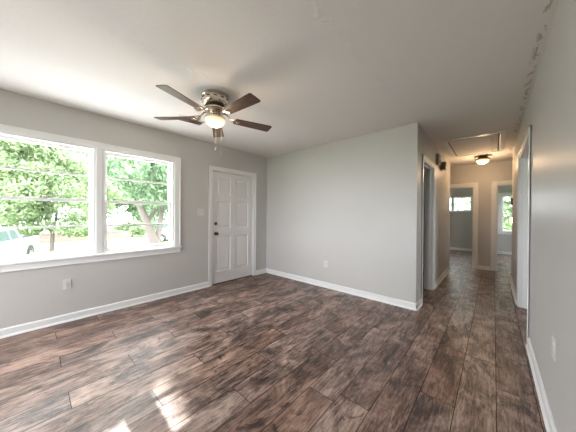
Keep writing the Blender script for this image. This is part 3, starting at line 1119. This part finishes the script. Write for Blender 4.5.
def foliage(name, m_, parent, blobs, n, size, seed, sun_gap=False):
    V, n = leaf_cloud(blobs, n, size, seed, sun_gap)
    me = bpy.data.meshes.new(name)
    me.vertices.add(len(V)); me.vertices.foreach_set('co', V.astype(np.float32).ravel())
    me.loops.add(4 * n); me.loops.foreach_set('vertex_index', np.arange(4 * n, dtype=np.int32))
    me.polygons.add(n); me.polygons.foreach_set('loop_start', np.arange(n, dtype=np.int32) * 4)
    me.update(calc_edges=True)
    me.validate()
    me.materials.append(m_)
    o_ = bpy.data.objects.new(name, me)
    COL.objects.link(o_)
    o_.parent = parent
    return o_


def tree(loc, label, trunk, blobs, n, size, m_, seed, name='leafy_tree', sun_gap=False, branches=()):
    x, y = loc
    root = empty(name, (x, y, GZ))
    tag(root, label, 'tree')
    tk = MB()
    tk.tube([(p[0], p[1], p[2]) for p in trunk[0]], trunk[1], 10)
    for br_ in branches:
        tk.tube(br_[0], br_[1], 8)
    tk.build('trunk', M['bark'], root, smooth=True)
    fo = foliage('crown', m_, root, blobs, n, size, seed, sun_gap)
    if sun_gap:
        pass
    return root


def blobset(rr, c, r, k, s):
    out = []
    for _ in range(k):
        d = Vector((rr.gauss(0, 1), rr.gauss(0, 1), rr.gauss(0, 1))).normalized() * (rr.random() ** 0.4)
        out.append((c[0] + d.x * r[0], c[1] + d.y * r[1], c[2] + d.z * r[2], s * rr.uniform(0.7, 1.3), s * rr.uniform(0.7, 1.3), s * rr.uniform(0.6, 1.0)))
    return out


RR = random.Random(11)
# big forked tree seen in the right sash
tree((-12.2, 4.05), 'large forked tree behind the right window of the front pair',
     ([(0.15, 0.0, -0.1), (0.05, 0.02, 0.7), (0, -0.05, 1.1), (-0.05, -0.35, 2.0), (0.1, -1.0, 3.6), (0.2, -1.6, 5.2)], [0.30, 0.24, 0.22, 0.17, 0.12, 0.06]),
     blobset(RR, (0, -0.3, 5.2), (2.6, 3.8, 2.5), 34, 0.95), 26000, 0.105, M['leaf'], 1,
     branches=[([(0, -0.02, 1.0), (0.0, 0.12, 1.7), (0.02, 0.2, 2.6), (0.2, 0.6, 4.6)], [0.16, 0.13, 0.11, 0.05]),
               ([(0, -0.4, 2.1), (-0.4, 0.5, 3.6), (-0.9, 1.4, 5.4)], [0.10, 0.08, 0.03])])
tree((-22.2, 0.9), 'slim yellow-green tree behind the left window of the front pair',
     ([(0, 0, -0.1), (0.05, 0.05, 1.2), (-0.1, 0.25, 2.4), (0.1, 0.3, 4.5)], [0.13, 0.10, 0.08, 0.04]),
     blobset(RR, (0, 0.2, 4.9), (1.9, 4.0, 3.7), 46, 1.05), 34000, 0.12, M['leaf2'], 2,
     branches=[([(0.05, 0.05, 1.1), (0, -0.3, 1.9), (0.1, -0.8, 3.6)], [0.08, 0.06, 0.03])])
tree((-35.5, 9.6), 'tall green tree across the street behind the forked tree',
     ([(0, 0, -0.1), (0, 0.1, 3.0), (0.1, 0, 7)], [0.4, 0.3, 0.1]),
     blobset(RR, (0, 0, 5.4), (2.6, 6.0, 4.8), 44, 2.0), 26000, 0.21, M['leaf'], 4)
tree((-36, -5.0), 'tall dark tree across the street, behind the truck',
     ([(0, 0, -0.1), (0, 0.1, 3.0), (0.1, 0, 7)], [0.4, 0.3, 0.1]),
     blobset(RR, (0, 0, 5.4), (2.6, 6.0, 4.8), 44, 2.0), 26000, 0.21, M['leaf3'], 5)
tree((-35.5, 24.5), 'broad yellow-green tree across the street behind the parked sedan',
     ([(0, 0, -0.1), (0, 0.1, 3.0), (0.1, 0, 7)], [0.4, 0.3, 0.1]),
     blobset(RR, (0, 0, 5.4), (2.6, 6.0, 4.8), 44, 2.0), 26000, 0.21, M['leaf2'], 6)
# unseen tree added to block sun; its crown gap shapes the floor patch
tree((-9.3, -3.4), 'unseen tree added near the front window to shape the sun patch',
     ([(0, 0, -0.1), (0.0, 0.1, 2.5), (0.1, 1.0, 5.0), (0.1, 3.2, 6.6)], [0.28, 0.22, 0.16, 0.07]),
     blobset(RR, (0, 4.2, 7.6), (1.0, 1.5, 1.1), 24, 0.8), 8000, 0.17, M['leaf'], 7, sun_gap=(-9.3, -3.4, GZ), name='sun_shaping_tree')

# trees behind the back rooms
tree((1.4, 14.2), 'green tree behind the right back room window',
     ([(0, 0, -0.1), (0, 0.1, 2.0), (0.1, 0, 4.5)], [0.2, 0.16, 0.06]),
     blobset(RR, (0, 0, 2.9), (2.2, 1.2, 2.4), 22, 0.95), 7000, 0.13, M['leaf2'], 8)
tree((-0.4, 19.0), 'small pale tree behind the high back window',
     ([(0, 0, -0.1), (0, 0.1, 1.5), (0.1, 0, 3.2)], [0.14, 0.10, 0.04]),
     blobset(RR, (0, 0, 3.2), (0.7, 0.7, 1.0), 8, 0.6), 900, 0.13, M['leaf3'], 9)


def shrub(loc, r, label, seed, m_, n=2500, name='shrub'):
    root = empty(name, (loc[0], loc[1], GZ))
    tag(root, label, 'shrub')
    rr = random.Random(seed)
    foliage('leaves', m_, root, blobset(rr, (0, 0, r[2] * 0.75), (r[0] * 0.6, r[1] * 0.6, r[2] * 0.5), 8, min(r) * 0.55), n, 0.10, seed)
    s = MB()
    for k in range(5):
        a_ = k * 1.26
        s.tube([(0.05 * math.cos(a_), 0.05 * math.sin(a_), 0), (0.3 * math.cos(a_), 0.3 * math.sin(a_), r[2] * 0.8)], [0.03, 0.012], 6)
    s.build('stems', M['bark'], root)


shrub((-28.6, 11.0), (1.0, 1.6, 1.3), 'green shrub beyond the street left of the forked trunk', 21, M['leaf3'])
shrub((-29.0, 7.2), (1.0, 2.2, 1.4), 'yellow-green shrub at the right end of the brick wall', 22, M['leaf2'])
shrub((-29.0, 17.0), (1.2, 2.2, 1.5), 'shrub across the street right of the forked trunk', 23, M['leaf'])
shrub((-28.0, -3.5), (1.2, 2.6, 1.8), 'dark shrub across the street behind the truck', 24, M['leaf3'])

bw = empty('brick_wall', (-28.2, 2.6, GZ))
tag(bw, 'low red brick wall with pale cap across the street', 'wall')
MB().box(-0.15, 0.15, -2.6, 3.6, 0, 0.72).build('brickwork', M['brick'], bw)
MB().box(-0.2, 0.2, -2.65, 3.65, 0.72, 0.80).build('cap', M['concrete'], bw)


# ------------------------------------------------------------------ vehicles (local x = length, forward +x; y = width)
def wheel(root, x, y, r, w_):
    wd = MB().lathe([(r * 0.62, -w_ / 2), (r * 0.95, -w_ / 2), (r, -w_ * 0.35), (r, w_ * 0.35), (r * 0.95, w_ / 2), (r * 0.62, w_ / 2)], (0, 0, 0), 28, 'y').build('wheel', M['rubber'], root, smooth=True)
    wd.location = (x, y, r)
    h = MB().lathe([(0, -w_ * 0.42), (r * 0.2, -w_ * 0.45), (r * 0.5, -w_ * 0.3), (r * 0.64, -w_ * 0.48), (r * 0.64, w_ * 0.48), (r * 0.5, w_ * 0.3), (r * 0.2, w_ * 0.45), (0, w_ * 0.42)], (0, 0, 0), 20, 'y')
    h.build('hubcap', M['chrome'], wd, smooth=True)


def vehicle(name, label, loc, rz, outline, cabin, glass, wheels, W, cat, bed=None, handles=()):
    root = empty(name, loc, rz)
    tag(root, label, cat)
    bd = MB().prism(outline, 'y', -W / 2, W / 2)
    bd.build('body', M['carwhite'], root, bevel=0.04, smooth=False)
    # cabin with inward-leaning sides
    cb = MB()
    n = len(cabin)
    for s_ in (-1, 1):
        for (x, z, ins) in cabin:
            cb.v.append((x, s_ * (W / 2 - ins), z))
    cb.f.append(list(range(n)))
    cb.f.append([n + i for i in reversed(range(n))])
    for i in range(n):
        j_ = (i + 1) % n
        cb.f.append([i, n + i, n + j_, j_])
    cb.build('cabin', M['carwhite'], root, bevel=0.03)
    for quad in glass:
        for s_ in (-1, 1):
            g2 = MB()
            for dy in (0.006, -0.01):
                for (x, z, ins) in quad:
                    g2.v.append((x, s_ * (W / 2 - ins + dy), z))
            k = len(quad)
            g2.f.append(list(range(k))); g2.f.append([k + i for i in reversed(range(k))])
            for i in range(k):
                g2.f.append([i, k + i, k + (i + 1) % k, (i + 1) % k])
            g2.build('side_window', M['carglass'], root)
    for x, r in wheels:
        for s_ in (-1, 1):
            arch = MB().lathe([(0, -0.01), (r * 1.18, -0.01), (r * 1.18, 0.012), (0, 0.012)], (x, s_ * W / 2, r * 1.0), 24, 'y')
            arch.build('wheel_arch', M['rubber'], root)
            wheel(root, x, s_ * (W / 2 - 0.08), r, 0.24)
    for x, z in handles:
        for s_ in (-1, 1):
            MB().box(x - 0.08, x + 0.08, s_ * W / 2 - 0.02, s_ * W / 2 + 0.03, z - 0.018, z + 0.018).build('handle', M['chrome'], root)
    if bed:
        MB().box(bed[0], bed[1], -W / 2 + 0.12, W / 2 - 0.12, bed[2] - 0.0, bed[2] + 0.012).build('bed_liner', M['rubber'], root)
    return root


# pickup: rear end at x=0, front at x=5.6
tr_out = [(0, 0.45), (0.35, 0.40), (5.35, 0.40), (5.6, 0.55), (5.62, 0.95), (5.45, 1.12), (4.15, 1.20), (2.0, 1.20), (1.98, 1.22), (0.0, 1.22)]
tr_cab = [(1.95, 1.19, 0.0), (4.35, 1.19, 0.0), (3.75, 1.78, 0.17), (3.4, 1.84, 0.19), (2.5, 1.84, 0.19), (2.2, 1.76, 0.17)]
tr_gl = [[(2.28, 1.26, 0.015), (2.98, 1.26, 0.015), (2.98, 1.72, 0.145), (2.45, 1.72, 0.145)],
         [(3.10, 1.26, 0.015), (4.12, 1.26, 0.015), (3.72, 1.70, 0.14), (3.10, 1.72, 0.145)]]
ax = math.atan2(-0.302, 0.953)
rearw = Vector((-18.6, -0.04, GZ))
fwd = Vector((math.cos(ax), math.sin(ax), 0))
nrm = Vector((-math.sin(ax), math.cos(ax), 0))
org = rearw - fwd * 1.15 - nrm * 0.97
vehicle('pickup_truck', 'white crew-cab pickup truck parked left outside the front window', org, ax, tr_out, tr_cab, tr_gl,
        [(1.15, 0.38), (4.65, 0.38)], 1.94, 'truck', bed=(0.1, 1.9, 1.22), handles=((2.35, 1.08), (3.35, 1.08)))
# sedan down the street
cr_out = [(0, 0.35), (4.5, 0.33), (4.55, 0.60), (4.35, 0.75), (3.3, 0.88), (0.6, 0.92), (0.05, 0.88)]
cr_cab = [(0.55, 0.90, 0.02), (3.35, 0.86, 0.02), (2.65, 1.34, 0.22), (2.3, 1.40, 0.24), (1.5, 1.40, 0.24), (1.05, 1.34, 0.22)]
cr_gl = [[(0.95, 0.94, 0.05), (1.85, 0.94, 0.05), (1.85, 1.32, 0.20), (1.25, 1.30, 0.20)], [(1.95, 0.94, 0.05), (3.0, 0.92, 0.05), (2.5, 1.30, 0.20), (1.95, 1.32, 0.20)]]
vehicle('parked_car', 'white sedan parked right of the forked tree trunk', (-23.0, 11.6, GZ + 0.02), math.radians(-95), cr_out, cr_cab, cr_gl,
        [(0.85, 0.31), (3.65, 0.31)], 1.76, 'car', handles=((1.75, 0.80), (2.75, 0.80)))
